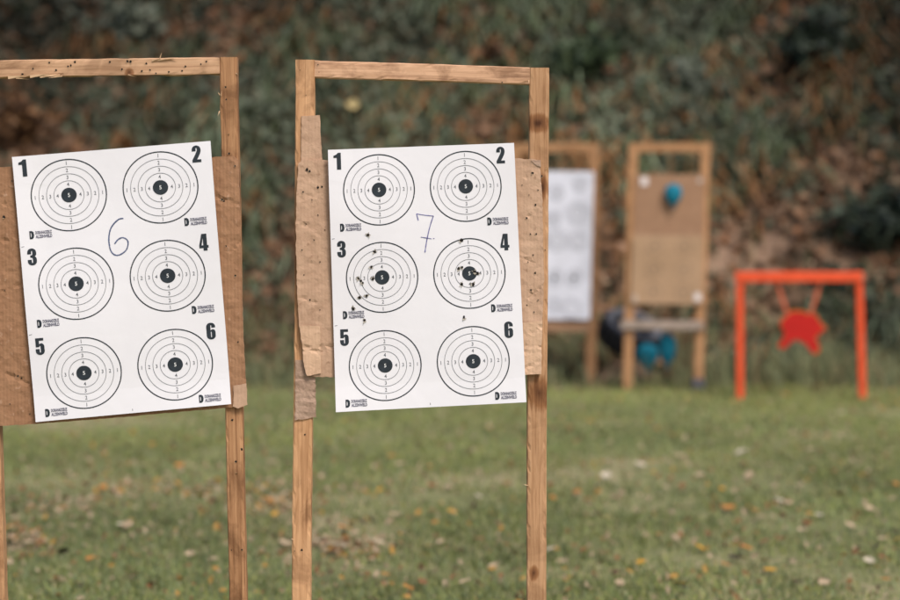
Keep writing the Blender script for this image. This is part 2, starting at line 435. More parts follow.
n = 70000                                                        # dead leaves and bracken between the green
xx = (rng.random(n) * 2 - 1) * 8.5; yy = BANK_Y + .1 + rng.random(n) * 7.4
g = greenness(xx, yy)
k = (rng.random(n) < np.clip((.62 - g) * 4, .10, .75) * (1 - .6 * bump(xx, yy, 2.55, 15.9, 1.1, .75))) & clear(xx, yy); x2, y2 = xx[k], yy[k]; n2 = len(x2)
P = np.stack([x2, y2, height(x2, y2) + .015 + .10 * rng.random(n2) ** 2], 1)
lc = mixcol([(.185, .100, .054), (.27, .160, .098), (.090, .054, .032), (.42, .30, .20), (.28, .12, .05)],
            np.tile([.46, .26, .22, .03, .05], (n2, 1))) * (.7 + .6 * rng.random((n2, 1))) * (1 - .6 * corner_shade(x2, y2))[:, None]
V, F = leaves(P, .04 + .10 * rng.random(n2) ** 1.5, 1.0, .7)
tag(fast("dead_leaf_cover", V, F, M_leaf, np.repeat(lc, 6, 0)), kind="stuff")

# ------------------------------------------------------------------ single shrubs on the bank
M_stem = plain("stem_bark", (.10, .07, .05), .9, .3, 30)
def on_bank(px, py):
    d = fw + rt * ((px - 450) / FPX) + up * ((300 - py) / FPX)
    t = 13.5
    while t < 40:
        q = CAM + d * (t / d.y)
        if q.z < float(height(q.x, q.y)): return q
        t += .02
    return q

def tube(P, r0, r1, k=6):
    V, F = [], []
    n = len(P)
    for i, q in enumerate(P):
        a = P[max(0, i - 1)]; b = P[min(n - 1, i + 1)]
        t = (Vector(b) - Vector(a)).normalized()
        s = t.cross(Vector((.3, .9, .2))).normalized(); u = t.cross(s)
        r = r0 + (r1 - r0) * i / (n - 1)
        for j in range(k):
            w_ = 2 * math.pi * j / k
            V.append(Vector(q) + s * math.cos(w_) * r + u * math.sin(w_) * r)
    for i in range(n - 1):
        for j in range(k):
            F.append((i * k + j, i * k + (j + 1) % k, (i + 1) * k + (j + 1) % k, (i + 1) * k + j))
    F.append(tuple(range(k))[::-1]); F.append(tuple((n - 1) * k + j for j in range(k)))
    return V, F

def join(parts):
    V, F = [], []
    for v, f in parts:
        o = len(V); V += list(v); F += [tuple(i + o for i in q) for q in f]
    return V, F

def shrub(px, py, rad, nleaf, pal, lsize, label, flat=.8):
    q = on_bank(px, py); base = Vector((q.x, q.y + .1, float(height(q.x, q.y + .1)) - .03))
    root = empty("shrub", base); tag(root, label, "shrub", "shrubs growing on the bank")
    tips = []
    st = []
    for i in range(9):
        a = rnd.uniform(0, 2 * math.pi); e = rnd.uniform(.5, 1.4)
        d = Vector((math.cos(a) * math.cos(e), math.sin(a) * math.cos(e) - .25, math.sin(e))) * rad * rnd.uniform(.8, 1.5)
        pts = [base + d * t + Vector((0, 0, -.15 * rad * t * t)) + Vector((rnd.uniform(-1, 1), rnd.uniform(-1, 1), 0)) * .05 * rad * t for t in (0, .35, .7, 1)]
        st.append(tube(pts, .012, .004, 5)); tips.append(pts)
    V, F = join(st); mk("stem", V, F, M_stem, root, base, smooth=True)
    P = np.empty((nleaf, 3))
    for i in range(nleaf):
        pts = tips[i % 9]; t = rnd.uniform(.25, 1.02); j = min(2, int(t * 3)); f = t * 3 - j
        c = pts[j].lerp(pts[j + 1], f)
        P[i] = c + Vector((rnd.gauss(0, 1), rnd.gauss(0, 1), rnd.gauss(0, flat))) * rad * .20
    lc = mixcol(pal, np.ones((nleaf, len(pal)))) * (.7 + .6 * rng.random((nleaf, 1)))
    V, F = leaves(P, lsize * (.6 + .8 * rng.random(nleaf)), .8)
    fast("foliage", V, F, M_leaf, np.repeat(lc, 6, 0), root, tuple(base))
DK = [(.028, .042, .030), (.045, .062, .042), (.02, .028, .022)]
GR = [(.060, .090, .045), (.085, .12, .06), (.04, .06, .035)]
GY = [(.13, .15, .115), (.17, .19, .145), (.09, .105, .08)]
BR = [(.14, .072, .036), (.20, .105, .05), (.09, .05, .03)]
n = 42000                                                        # long drooping grass and bracken trailing down the slope
xx = (rng.random(n) * 2 - 1) * 8.5; yy = BANK_Y + .4 + rng.random(n) * 7
g = greenness(xx, yy); k = (rng.random(n) < np.clip((g - .38) * 5, .06, 1)) & (fbm(xx, yy, 1.9, 71) > .42) & clear(xx, yy + .15); xx, yy, g = xx[k], yy[k], g[k]; n = len(xx)
L = .16 + .34 * rng.random(n); wd_ = .010 + .018 * rng.random(n); z0 = height(xx, yy) + .03
ax_ = rng.normal(0, .45, n); lift = .25 + .5 * rng.random(n)
tip = np.stack([xx + ax_ * L, yy - L * .75, 0 * xx], 1); mid = np.stack([xx + ax_ * L * .4, yy - L * .35, 0 * xx], 1)
mid[:, 2] = z0 + L * lift * .75; tip[:, 2] = np.maximum(height(tip[:, 0], tip[:, 1]) + .03, z0 + L * (lift * .9 - .55))
V = np.empty((n, 5, 3)); o_ = np.stack([wd_ / 2, 0 * wd_, 0 * wd_], 1); b_ = np.stack([xx, yy, z0 - .03], 1)
V[:, 0] = b_ - o_; V[:, 1] = b_ + o_; V[:, 2] = mid + o_; V[:, 3] = mid - o_; V[:, 4] = tip
i = np.arange(n)[:, None] * 5
tn = fbm(xx, yy, .8, 75)
gc = mixcol([(.115, .145, .072), (.165, .205, .130), (.25, .125, .052), (.050, .050, .025), (.29, .20, .11)], np.stack([.4 + 0 * tn, .1 + .9 * np.clip((tn - .35) * 3, 0, 1), np.clip((.56 - tn) * 5, .02, 1.4), .3 + 0 * tn, .10 + 0 * tn], 1))
gc = gc * (.8 + .4 * rng.random((n, 1))) * ((1 - .65 * corner_shade(xx, yy)) * broad(xx, yy))[:, None]
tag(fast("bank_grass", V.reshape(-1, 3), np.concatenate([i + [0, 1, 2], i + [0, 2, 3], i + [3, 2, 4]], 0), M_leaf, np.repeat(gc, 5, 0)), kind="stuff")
shrub(884, 250, .38, 700, DK, .11, "dark green leafy shrub at the right edge of the bank above the orange frame")
shrub(846, 312, .20, 260, DK, .08, "small dark green shrub just behind the right corner of the orange frame")
shrub(575, 85, .34, 420, GR, .12, "fresh green leafy shrub high on the bank right of the middle stand")
shrub(820, 75, .42, 500, DK, .10, "wide dark shrub in the upper right corner of the bank")
shrub(505, 75, .24, 300, BR, .09, "rusty brown withered shrub high on the bank above the middle stand")
shrub(130, 60, .36, 480, GY, .10, "grey green shrub on the bank above the left stand")
shrub(700, 120, .36, 480, GY, .10, "grey green shrub on the bank above the board with the blue balloon")
shrub(20, 150, .32, 420, BR, .09, "rusty brown withered shrub at the left edge of the bank")

# ------------------------------------------------------------------ timber, board and paper helpers
def beam(name, p0, p1, wd, dp, mat, parent, seed=0, rough=.0007, ragged=0.0, kind_front=True):
    """timber from p0 to p1 (centre line of its FRONT face), wd across, dp deep (away from the camera)"""
    p0 = Vector(p0); p1 = Vector(p1); L = (p1 - p0).length
    z = (p1 - p0).normalized(); x = Vector((0, 1, 0)).cross(z).normalized(); y = z.cross(x)
    M = Matrix.Translation(p0) @ Matrix((x, y, z)).transposed().to_4x4()
    c = min(.0022, wd * .06)
    nx, ny = 6, 4
    ring = []
    for i in range(nx + 1): ring.append((-wd / 2 + c + (wd - 2 * c) * i / nx, 0))
    for i in range(ny + 1): ring.append((wd / 2, c + (dp - 2 * c) * i / ny))
    for i in range(nx + 1): ring.append((wd / 2 - c - (wd - 2 * c) * i / nx, dp))
    for i in range(ny + 1): ring.append((-wd / 2, dp - c - (dp - 2 * c) * i / ny))
    k = len(ring); ns = max(4, int(L / .012)); V, F = [], []
    for s in range(ns + 1):
        t = L * s / ns
        bow = .0022 * mnoise.noise(Vector((t * 2.1, seed, 1.7)))
        bow *= min(1, t / .05, (L - t) / .05 + .2)
        for (a, b) in ring:
            q = Vector((a * 90, b * 90, t * 30 + seed * 13))
            nz = mnoise.noise(q) * rough
            aa = a + bow + (nz if abs(a) >= wd / 2 - c else 0)
            bb = b + (nz * .6 if b < c or b > dp - c else 0)
            if b <= c and abs(a) >= wd / 2 - c * 1.01: bb += max(0, mnoise.noise(Vector((t * 45, a * 300, seed + 3)))) * .0045
            if ragged:
                e = a / (wd / 2)
                g = max(0, mnoise.noise(Vector((t * 17, seed * 3.1, 5))) + .15) * ragged
                g += max(0, mnoise.noise(Vector((t * 90, b * 150, 9))) - .1) * ragged * .8
                g2 = max(0, mnoise.noise(Vector((t * 23, seed * 7.7, 2))) - .15) * ragged * .6
                if e > .97: aa -= g
                if e < -.97: aa += g2
            V.append((aa, bb, t))
    for s in range(ns):
        for j in range(k):
            F.append((s * k + j, s * k + (j + 1) % k, (s + 1) * k + (j + 1) % k, (s + 1) * k + j))
    F.append(tuple(range(k))[::-1]); F.append(tuple(ns * k + j for j in range(k)))
    F = [tuple(reversed(f)) for f in F]
    return mk(name, V, F, mat, parent, M=M)

def post_px(name, xt, yt, xb, yb, Y, wpx, dp, mat, parent, seed, ground=True, **k):
    a = at(xt, yt, Y); b = at(xb, yb, Y)
    if ground:
        t = (a.z + .12) / (a.z - b.z); b = a.lerp(b, t)
    return beam(name, b, a, wpx * Y / FPX, dp, mat, parent, seed, **k)

def inside(poly, x, y):
    r = False; j = len(poly) - 1
    for i in range(len(poly)):
        xi, yi = poly[i]; xj, yj = poly[j]
        if (yi > y) != (yj > y) and x < (xj - xi) * (y - yi) / (yj - yi) + xi: r = not r
        j = i
    return r

def rough_outline(poly, step, amp, seed):
    out = []
    for i, a in enumerate(poly):
        b = poly[(i + 1) % len(poly)]
        L = math.hypot(b[0] - a[0], b[1] - a[1]); n = max(1, int(L / step))
        for k in range(n):
            t = k / n; x = a[0] + (b[0] - a[0]) * t; y = a[1] + (b[1] - a[1]) * t
            nx, ny = (b[1] - a[1]) / L, -(b[0] - a[0]) / L
            d = amp * (mnoise.noise(Vector((x * .35, y * .35, seed))) + .5 * mnoise.noise(Vector((x * 1.1, y * 1.1, seed + 4))))
            out.append((x + nx * d, y + ny * d))
    return out

def board(name, poly, Y, th, mat, parent, seed=0, wav=.0015, step=5, amp=.5, grid=7, crease=None, edge=None):
    """flat irregular board; outline in picture units at distance Y (its front)"""
    o = rough_outline(poly, step, amp, seed)
    pts = [Vector(p) for p in o]; ne = len(pts)
    xs_ = [p[0] for p in o]; ys_ = [p[1] for p in o]
    gx = min(xs_)
    while gx < max(xs_):
        gy = min(ys_)
        while gy < max(ys_):
            jx, jy = gx + rnd.uniform(-1, 1), gy + rnd.uniform(-1, 1)
            if inside(o, jx, jy) and min((jx - q[0]) ** 2 + (jy - q[1]) ** 2 for q in o) > (grid * .35) ** 2: pts.append(Vector((jx, jy)))
            gy += grid
        gx += grid
    v, e, f, *_ = delaunay_2d_cdt(pts, [(i, (i + 1) % ne) for i in range(ne)], [], 1, 1e-6)
    n = len(v); A = []
    for q in v:
        dz = wav * mnoise.noise(Vector((q.x * .02, q.y * .02, seed))) + wav * .35 * mnoise.noise(Vector((q.x * .11, q.y * .11, seed + 2)))
        if crease: dz += crease(q.x, q.y)
        P = at(q.x, q.y, Y); P.y += dz; A.append(P)
    B = [p + Vector((0, th, 0)) for p in A]
    F = [tuple(t) for t in f] ; F2 = [tuple(i + n for i in reversed(t)) for t in f]
    from collections import Counter
    cnt = {}
    for t in F:
        for i in range(len(t)):
            a, b = t[i], t[(i + 1) % len(t)]
            cnt[(a, b)] = 1
    S = [(a, a + n, b + n, b) for (a, b) in cnt if (b, a) not in cnt]
    mats = [mat, edge or mat]
    ob = mk(name, A + B, F + F2 + S, mats, parent, mi=[0] * (len(F) + len(F2)) + [1] * len(S))
    return ob

def bvh(o):
    M = WM[o.name]; me = o.data
    return BVHTree.FromPolygons([M @ v.co for v in me.vertices], [tuple(q.vertices) for q in me.polygons])

def hit(tree, px, py):
    d = at(px, py, 10) - CAM; d.normalize()
    h = tree.ray_cast(CAM, d)
    return h[0]

def hole(parent, tree, px, py, r, torn=None, n=11, flap=1.0, off=.0009, nflap=5, sx=1.0):
    """a bullet hole: dark ragged pit ringed by torn fibres"""
    c = hit(tree, px, py)
    if c is None: return None
    V, F, mi = [], [], []
    c = c + Vector((0, -off, 0))
    V.append(c)
    for i in range(n):
        a = 2 * math.pi * i / n; q = r * rnd.uniform(.7, 1.25)
        V.append(c + Vector((math.cos(a) * q * sx, rnd.uniform(-.0002, .0002), math.sin(a) * q)))
    for i in range(n): F.append((0, 1 + i, 1 + (i + 1) % n)); mi.append(0)
    if torn:
        for i in range(nflap):
            a = rnd.uniform(0, 2 * math.pi); q = r * rnd.uniform(.75, 1.0); l = r * rnd.uniform(.5, 1.1) * flap; w_ = rnd.uniform(.3, .8)
            o = len(V)
            V += [c + Vector((math.cos(a - w_) * q, -.0004, math.sin(a - w_) * q)), c + Vector((math.cos(a + w_) * q, -.0004, math.sin(a + w_) * q)),
                  c + Vector((math.cos(a) * (q + l), -rnd.uniform(.0006, .0025), math.sin(a) * (q + l)))]
            F.append((o, o + 1, o + 2)); mi.append(1)
    return mk("bullet_hole", V, F, [M_hole, torn or M_hole], parent, mi=mi)

# --- printed shapes in sheet millimetres (x right, y down) -------------------
def arc(cx, cy, rx, ry, a0, a1, n=8):
    return [(cx + rx * math.cos(R(a0 + (a1 - a0) * i / n)), cy + ry * math.sin(R(a0 + (a1 - a0) * i / n))) for i in range(n + 1)]
DIG = {
 1: [[(.20, 0), (.46, 0), (.46, 1), (.28, 1), (.18, .9), (0, .83), (0, .70), (.20, .70)]],
 2: [[(0, .66), (0, .74)] + arc(.26, .76, .26, .24, 180, 0) + [(.52, .66), (.48, .52), (.36, .30), (.28, .17), (.52, .17), (.52, 0), (0, 0), (0, .15), (.11, .34), (.24, .58), (.29, .70)] + arc(.26, .80, .032, .06, 0, 180, 5) + [(.228, .66)]],
 3: [[(0, .66), (0, .77)] + arc(.26, .78, .26, .22, 180, 0) + [(.52, .64), (.48, .56), (.42, .525), (.49, .47), (.53, .38)] + arc(.265, .22, .265, .22, 0, -180) + [(0, .34), (.235, .34)] + arc(.267, .2, .032, .06, 180, 360, 5) + [(.30, .40), (.27, .445), (.16, .455), (.16, .59), (.26, .60), (.29, .65)] + arc(.262, .80, .03, .055, 0, 180, 5) + [(.232, .66)]],
 4: [[(0, .16), (0, .32), (.17, 1), (.47, 1), (.47, .32), (.55, .32), (.55, .16), (.47, .16), (.47, 0), (.24, 0), (.24, .16)], [(.14, .32), (.24, .32), (.24, .76)]],
 5: [[(.02, 1), (.50, 1), (.50, .84), (.23, .84), (.23, .64), (.30, .68), (.38, .69), (.46, .65), (.52, .56), (.53, .45)] + arc(.265, .22, .265, .22, 0, -180) + [(0, .36), (.235, .36)] + arc(.267, .2, .032, .06, 180, 360, 5) + [(.30, .5), (.27, .55), (.24, .53), (.23, .47), (.02, .47)]],
 6: [arc(.265, .22, .265, .22, 180, 360) + [(.53, .44), (.49, .56), (.38, .61), (.29, .58), (.25, .54)] + arc(.277, .80, .027, .055, 180, 0, 5) + [(.304, .70), (.53, .70)] + arc(.265, .78, .265, .22, 0, 180), [(.25, .18), (.265, .13), (.29, .13), (.30, .18), (.30, .42), (.285, .47), (.26, .47), (.25, .42)]],
}
def filled(polys):
    vs = [[Vector((x, y, 0)) for x, y in pl] for pl in polys]
    flat = [(v.x, v.y) for pl in vs for v in pl]
    return flat, [tuple(t) for t in tessellate_polygon(vs)]

_fc = {}
def glyphs(text, bold=0.0):
    """flat mesh of a piece of text, cap height about .73, baseline 0"""
    if (text, bold) in _fc: return _fc[(text, bold)]
    cu = bpy.data.curves.new("glyph", 'FONT'); cu.body = text; cu.size = 1; cu.offset = bold; cu.resolution_u = 3
    ob = bpy.data.objects.new("glyph", cu); col.objects.link(ob)
    dg = bpy.context.evaluated_depsgraph_get(); ev = ob.evaluated_get(dg); me = ev.to_mesh()
    r = ([(v.co.x, v.co.y) for v in me.vertices], [tuple(q.vertices) for q in me.polygons])
    ev.to_mesh_clear(); bpy.data.objects.remove(ob); bpy.data.curves.remove(cu)
    _fc[(text, bold)] = r
    return r

class Sheet:
    def __init__(s, corners_px, Y, W=420.0, H=594.0, seed=0, wav=.0034):
        s.W, s.H, s.seed, s.wav = W, H, seed, wav
        s.px = corners_px; s.c = [at(x, y, Y) for x, y in corners_px]    # TL TR BR BL
    def P(s, x, y, off=0.0):
        u, v = x / s.W, y / s.H
        q = s.c[0] * (1 - u) * (1 - v) + s.c[1] * u * (1 - v) + s.c[2] * u * v + s.c[3] * (1 - u) * v
        d = s.wav * (math.sin(u * 4.1 + s.seed) * math.sin(v * 5.3 + s.seed * 2) + .6 * math.sin(v * 7 + u * 2 + s.seed))
        d -= .004 * max(0, .12 - u) / .12 * (.5 + .5 * math.sin(v * 6 + s.seed)) + .003 * max(0, v - .9) / .1
        return Vector((q.x, q.y + d - off, q.z))
    def uv(s, px, py):
        """sheet millimetres of a spot of the photograph"""
        x, y = s.W / 2, s.H / 2
        c = s.px
        for _ in range(12):
            u, v = x / s.W, y / s.H
            fx = c[0][0] * (1 - u) * (1 - v) + c[1][0] * u * (1 - v) + c[2][0] * u * v + c[3][0] * (1 - u) * v
            fy = c[0][1] * (1 - u) * (1 - v) + c[1][1] * u * (1 - v) + c[2][1] * u * v + c[3][1] * (1 - u) * v
            x += (px - fx) * s.W / (c[1][0] - c[0][0]); y += (py - fy) * s.H / (c[3][1] - c[0][1])
        return x, y
    def mesh(s, name, mat, nu=30, nv=42):
        V, F = [], []
        for k in (0, 1):
            for j in range(nv + 1):
                for i in range(nu + 1):
                    V.append(s.P(s.W * i / nu, s.H * j / nv, -.0003 * k))
        n = (nu + 1) * (nv + 1); w_ = nu + 1
        for j in range(nv):
            for i in range(nu):
                a = j * w_ + i
                F.append((a, a + w_, a + w_ + 1, a + 1)); F.append((n + a, n + a + 1, n + a + w_ + 1, n + a + w_))
        bd = [i for i in range(nu)] + [j * w_ + nu for j in range(nv)] + [nv * w_ + i for i in range(nu, 0, -1)] + [j * w_ for j in range(nv, 0, -1)]
        for a, b in zip(bd, bd[1:] + bd[:1]): F.append((a, b, b + n, a + n))
        return mk(name, V, F, mat, None, smooth=False)
    def ink(s, name, parts, parent, off=.0005):
        """parts: list of (verts2d, faces, material)"""
        V, F, mi, mats = [], [], [], []
        for vs, fs, m, *o in parts:
            if m not in mats: mats.append(m)
            k = len(V); V += [s.P(x, y, off + (o[0] if o else 0)) for x, y in vs]
            F += [tuple(i + k for i in f) for f in fs]; mi += [mats.index(m)] * len(fs)
        return mk(name, V, F, mats, parent, mi=mi)

def ring2(cx, cy, r, w_, n=80):
    V = []; F = []
    for i in range(n):
        a = 2 * math.pi * i / n
        V += [(cx + math.cos(a) * (r - w_ / 2), cy + math.sin(a) * (r - w_ / 2)), (cx + math.cos(a) * (r + w_ / 2), cy + math.sin(a) * (r + w_ / 2))]
    for i in range(n):
        j = (i + 1) % n; F.append((2 * i, 2 * i + 1, 2 * j + 1, 2 * j))
    return V, F
def disc2(cx, cy, r, n=40):
    return [(cx, cy)] + [(cx + math.cos(2 * math.pi * i / n) * r, cy + math.sin(2 * math.pi * i / n) * r) for i in range(n)], [(0, 1 + i, 1 + (i + 1) % n) for i in range(n)]
def textat(t, cx, cy, h, sx=1.0, bold=0.0, left=False):
    vs, fs = glyphs(t, bold)
    x0 = min(v[0] for v in vs); x1 = max(v[0] for v in vs); y0 = min(v[1] for v in vs); y1 = max(v[1] for v in vs)
    k = h / (y1 - y0)
    ox = x0 if left else (x0 + x1) / 2
    return [(cx + (x - ox) * k * sx, cy - (y - (y0 + y1) / 2) * k) for x, y in vs], fs
def stroke2(pts, w_):
    V, F = [], []
    for i, p_ in enumerate(pts):
        a = pts[max(0, i - 1)]; b = pts[min(len(pts) - 1, i + 1)]
        dx, dy = b[0] - a[0], b[1] - a[1]; L = math.hypot(dx, dy) or 1
        ww = w_ * (rnd.uniform(.75, 1.15)) / 2
        V += [(p_[0] - dy / L * ww, p_[1] + dx / L * ww), (p_[0] + dy / L * ww, p_[1] - dx / L * ww)]
    for i in range(len(pts) - 1): F.append((2 * i, 2 * i + 1, 2 * i + 3, 2 * i + 2))
    return V, F
def smooth_line(pts, sub=4):
    out = []
    for i in range(len(pts) - 1):
        p0 = pts[max(0, i - 1)]; p1 = pts[i]; p2 = pts[i + 1]; p3 = pts[min(len(pts) - 1, i + 2)]
        for k in range(sub):
            t = k / sub
            out.append(tuple(.5 * (2 * p1[c] + (p2[c] - p0[c]) * t + (2 * p0[c] - 5 * p1[c] + 4 * p2[c] - p3[c]) * t * t + (3 * p1[c] - p0[c] - 3 * p2[c] + p3[c]) * t ** 3) for c in (0, 1)))
    out.append(pts[-1]); return out

COLX = (112.0, 307.0); ROWY = (94.5, 293.0, 494.0)
def printed_sheet(sh, name, label):
    o = sh.mesh(name, M_paper); tag(o, label, "paper target", "paper target sheets on the two near stands")
    k = 0
    for r_ in range(3):
        for c_ in range(2):
            k += 1; cx, cy = COLX[c_], ROWY[r_]
            parts = [(*ring2(cx, cy, 79.5, 2.5), M_ink)]
            for q in (63.5, 47.5, 32): parts.append((*ring2(cx, cy, q, 1.15), M_line))
            for i, d in enumerate((71.5, 55.5, 39.8, 24.2)):
                for (ax, ay) in ((0, -1), (0, 1), (-1, 0), (1, 0)):
                    parts.append((*textat(str(i + 1), cx + ax * d, cy + ay * d, 8.2, .9, .006), M_digit))
            b = sh.ink("bullseye", parts, o)
            sh.ink("centre_dot", [(*disc2(cx, cy, 16.4), M_ink), (*textat("5", cx, cy, 8.6, .95, .012), M_white, .0004)], b)
            vs, fs = filled(DIG[k]); hh = 38.0
            nx = (14 if k != 1 else 12) if c_ == 0 else 379; ny = ROWY[r_] - 49
            d = sh.ink("numeral", [([(nx + x * hh * .95, ny - y * hh) for x, y in vs], fs, M_ink)], o)
            tag(d, "bold black number %d" % k)
            lx = 22 if c_ == 0 else 352; ly = ROWY[r_] + 82
            D = [(0, -9), (5, -9), (8.5, -6), (9.6, 0), (8.5, 6), (5, 9), (0, 9), (0, 5.8), (2, 5.8), (2, -5.8), (0, -5.8)]
            d2 = filled([[(0, -9), (5.5, -9), (8.8, -6.2), (10, 0), (8.8, 6.2), (5.5, 9), (0, 9)], [(2.6, -4.6), (3.8, -4.6), (4.5, 0), (3.8, 4.6), (2.6, 4.6)]])
            lp = [([(lx + x, ly + y) for x, y in d2[0]], d2[1], M_ink)]
            def fit(t, yy_, h):
                vs_, fs_ = textat(t, 0, yy_, h, 1, .045, True); k_ = 35.0 / max(v[0] for v in vs_)
                return [(lx + 12.5 + v[0] * k_, v[1]) for v in vs_], fs_
            t1 = fit("DORANADZEUZ", ly - 4.4, 7.4); t2 = fit("ALZENWELD", ly + 4.6, 7.4)
            lp += [(*t1, M_logo), (*t2, M_logo)]
            sh.ink("maker_logo", lp, o)
    cm = []
    for y in (201.0, 398.0): cm.append(([(3, y), (9, y - 1), (9, y + .2), (3, y + 1.2)], [(0, 1, 2, 3)], M_line))
    cm.append(([(208, 584), (209.2, 584), (209.2, 589), (208, 589)], [(0, 1, 2, 3)], M_line))
    for q in cm: sh.ink("fold_mark", [q], o)
    return o

# ------------------------------------------------------------------ left target stand
YA = 4.52
LS = empty("target_stand", (at(115, 300, YA).x, YA, 0))
tag(LS, "wooden target stand at the left edge with bullet-pocked top rail and brown cardboard", "target stand")
pA_R = post_px("post", 228.2, 57, 237.5, 600, YA, 17.2, .038, M_woodd, LS, 1)
pA_L = post_px("post", -20, 61, -4, 600, YA, 17.5, .038, M_wood, LS, 2)
rA = beam("top_rail", at(-11.0, 69.3, YA + .001), at(219.6, 65.6, YA + .001), 17.6 * YA / FPX, .036, M_woodr, LS, 3, .001, ragged=.011)
def crA(x, y):
    d = .0016 * mnoise.noise(Vector((x * .16, y * .16, 7)))
    for (px_, py_, sl, w_) in ((5, 241, -.30, 1.2), (5, 290, -.35, 1.0), (225, 200, .25, 1.2), (236, 246, -.9, 1.0), (10, 205, .05, 1.0), (20, 380, .5, 1.1)):
        if abs(x - px_) < 22: d += .0032 * math.exp(-((y - py_ - sl * (x - px_)) / w_) ** 2) * math.cos((x - px_) / 22 * 1.57)
    return d
cA = board("backing_board", [(-20, 168.5), (0, 167.2), (12, 166.5), (212, 157), (233, 156), (238.5, 160), (240.5, 230), (243, 330), (246, 384), (246.3, 404), (231, 407.5), (100, 419), (36, 424), (0, 426), (-17, 427.5)],
           YA - .007, .005, M_cardA, LS, 5, .0016, 4, .6, 3.4, crease=crA, edge=M_edge)
board("board_patch", [(233.5, 386), (246.5, 383.5), (247.3, 404.5), (238, 408.5), (233, 406.5)], YA - .0105, .0018, M_cardB, LS, 6, .001, 3, .5, 4, edge=M_edge)
shA = Sheet([(12, 157), (210.5, 140.8), (231.3, 404), (36, 422)], YA - .0185, seed=.4)
pS = printed_sheet(shA, "target_sheet", "white paper target sheet with a handwritten blue 6, tilted on the left stand")
h6 = [(123.4, 218.1), (121, 218.2), (118.3, 219.2), (113.8, 223.3), (110.4, 228.8), (108.9, 236.7), (109.2, 243.3), (110.8, 250), (113.8, 253.8), (117.5, 254.8), (122, 253.3), (126.5, 249.2), (128.2, 243.3), (127, 239.2), (122.5, 237.2), (118, 239.2), (114.6, 243.5)]
tag(shA.ink("handwritten_number", [(*stroke2(smooth_line([shA.uv(*q) for q in h6], 5), 3.0), M_pen)], pS), "handwritten blue number 6")

tr = bvh(rA)
for (x, y, r_) in [(22.5, 74, 2.2), (33, 68.5, 1.9), (49.5, 62.5, 2.0), (56, 70, 2.2), (68, 66.3, 1.8), (71, 65.2, 1.8), (75, 61.8, 2.2), (110, 61.8, 2.2), (122, 69.2, 2.0), (127.5, 61.2, 2.6), (130.5, 61.6, 2.8), (146.3, 63.4, 2.3), (142, 71, 2.0), (150, 70, 1.9), (156, 73.2, 1.8), (169, 71.8, 1.9), (182, 70.6, 1.9), (185.3, 66.4, 2.2), (206.3, 61.4, 2.1), (201, 64, 1.4)]:
    hole(rA, tr, x, y, r_ * 1e-3 * 1.0, M_torn, nflap=2, flap=.6)
tr = bvh(pA_R)
for (x, y, r_) in [(225.5, 87, 2.0), (226.4, 99.4, 1.9), (229, 153.5, 2.2), (232.3, 420, 2.4), (241.6, 449.3, 2.8), (236, 461.6, 2.3), (242, 549.8, 2.0), (231.5, 550, 1.4)]:
    hole(pA_R, tr, x, y, r_ * 1e-3, M_torn, nflap=2, flap=.6)
tr = bvh(cA)
for (x, y, r_) in [(4, 217, 3.2), (18, 376, 2.2), (21.5, 378, 1.6), (235.3, 275.8, 2.2), (222, 199.5, 2.6), (224, 201, 2.0), (235, 166, 1.8), (5, 290, 1.2), (12, 181, 1.6), (226, 246, 1.4), (238, 342, 1.6), (10, 404, 1.3), (30, 414, 1.2)]:
    hole(cA, tr, x, y, r_ * 1e-3, M_torn, nflap=3)

def splinter(parent, px, py, Y, dx, dz, w_, mat=M_splint):
    a = at(px, py, Y - .0015); t = Vector((dx, -.002, dz)); s = Vector((-dz, 0, dx)).normalized() * w_
    V = [a - s, a + s, a + t * .6 + s * .5 + Vector((0, -.001, 0)), a + t, a + Vector((0, .003, 0)), a + t * .5 + Vector((0, .003, 0))]
    return mk("splinter", V, [(0, 1, 2), (0, 2, 3), (4, 1, 2), (5, 2, 3), (0, 4, 5), (0, 5, 3)], mat, parent)
for q in [(8, 77.5, .045, .004, .0034), (30, 76.5, .05, .006, .003), (60, 75.5, -.035, .0, .0028), (152, 60.5, .020, .004, .0016), (158, 59.8, .026, .001, .002), (160, 58, .004, .012, .0012), (164, 58.5, .030, -.001, .0016), (40, 77, .05, .004, .0016), (16, 78, .03, -.003, .0014), (62, 76, -.03, -.004, .0013), (128, 74.5, .02, -.006, .001)]:
    splinter(rA, q[0], q[1], YA, *q[2:])
for q in [(221, 96, .002, .012, .001), (219.5, 111, -.004, -.012, .0013), (236, 73, .006, -.006, .001), (220, 95, -.004, .006, .0012), (228, 134, .004, .001, .001), (235.5, 473, .006, .001, .001)]:
    splinter(pA_R, q[0], q[1], YA, *q[2:])

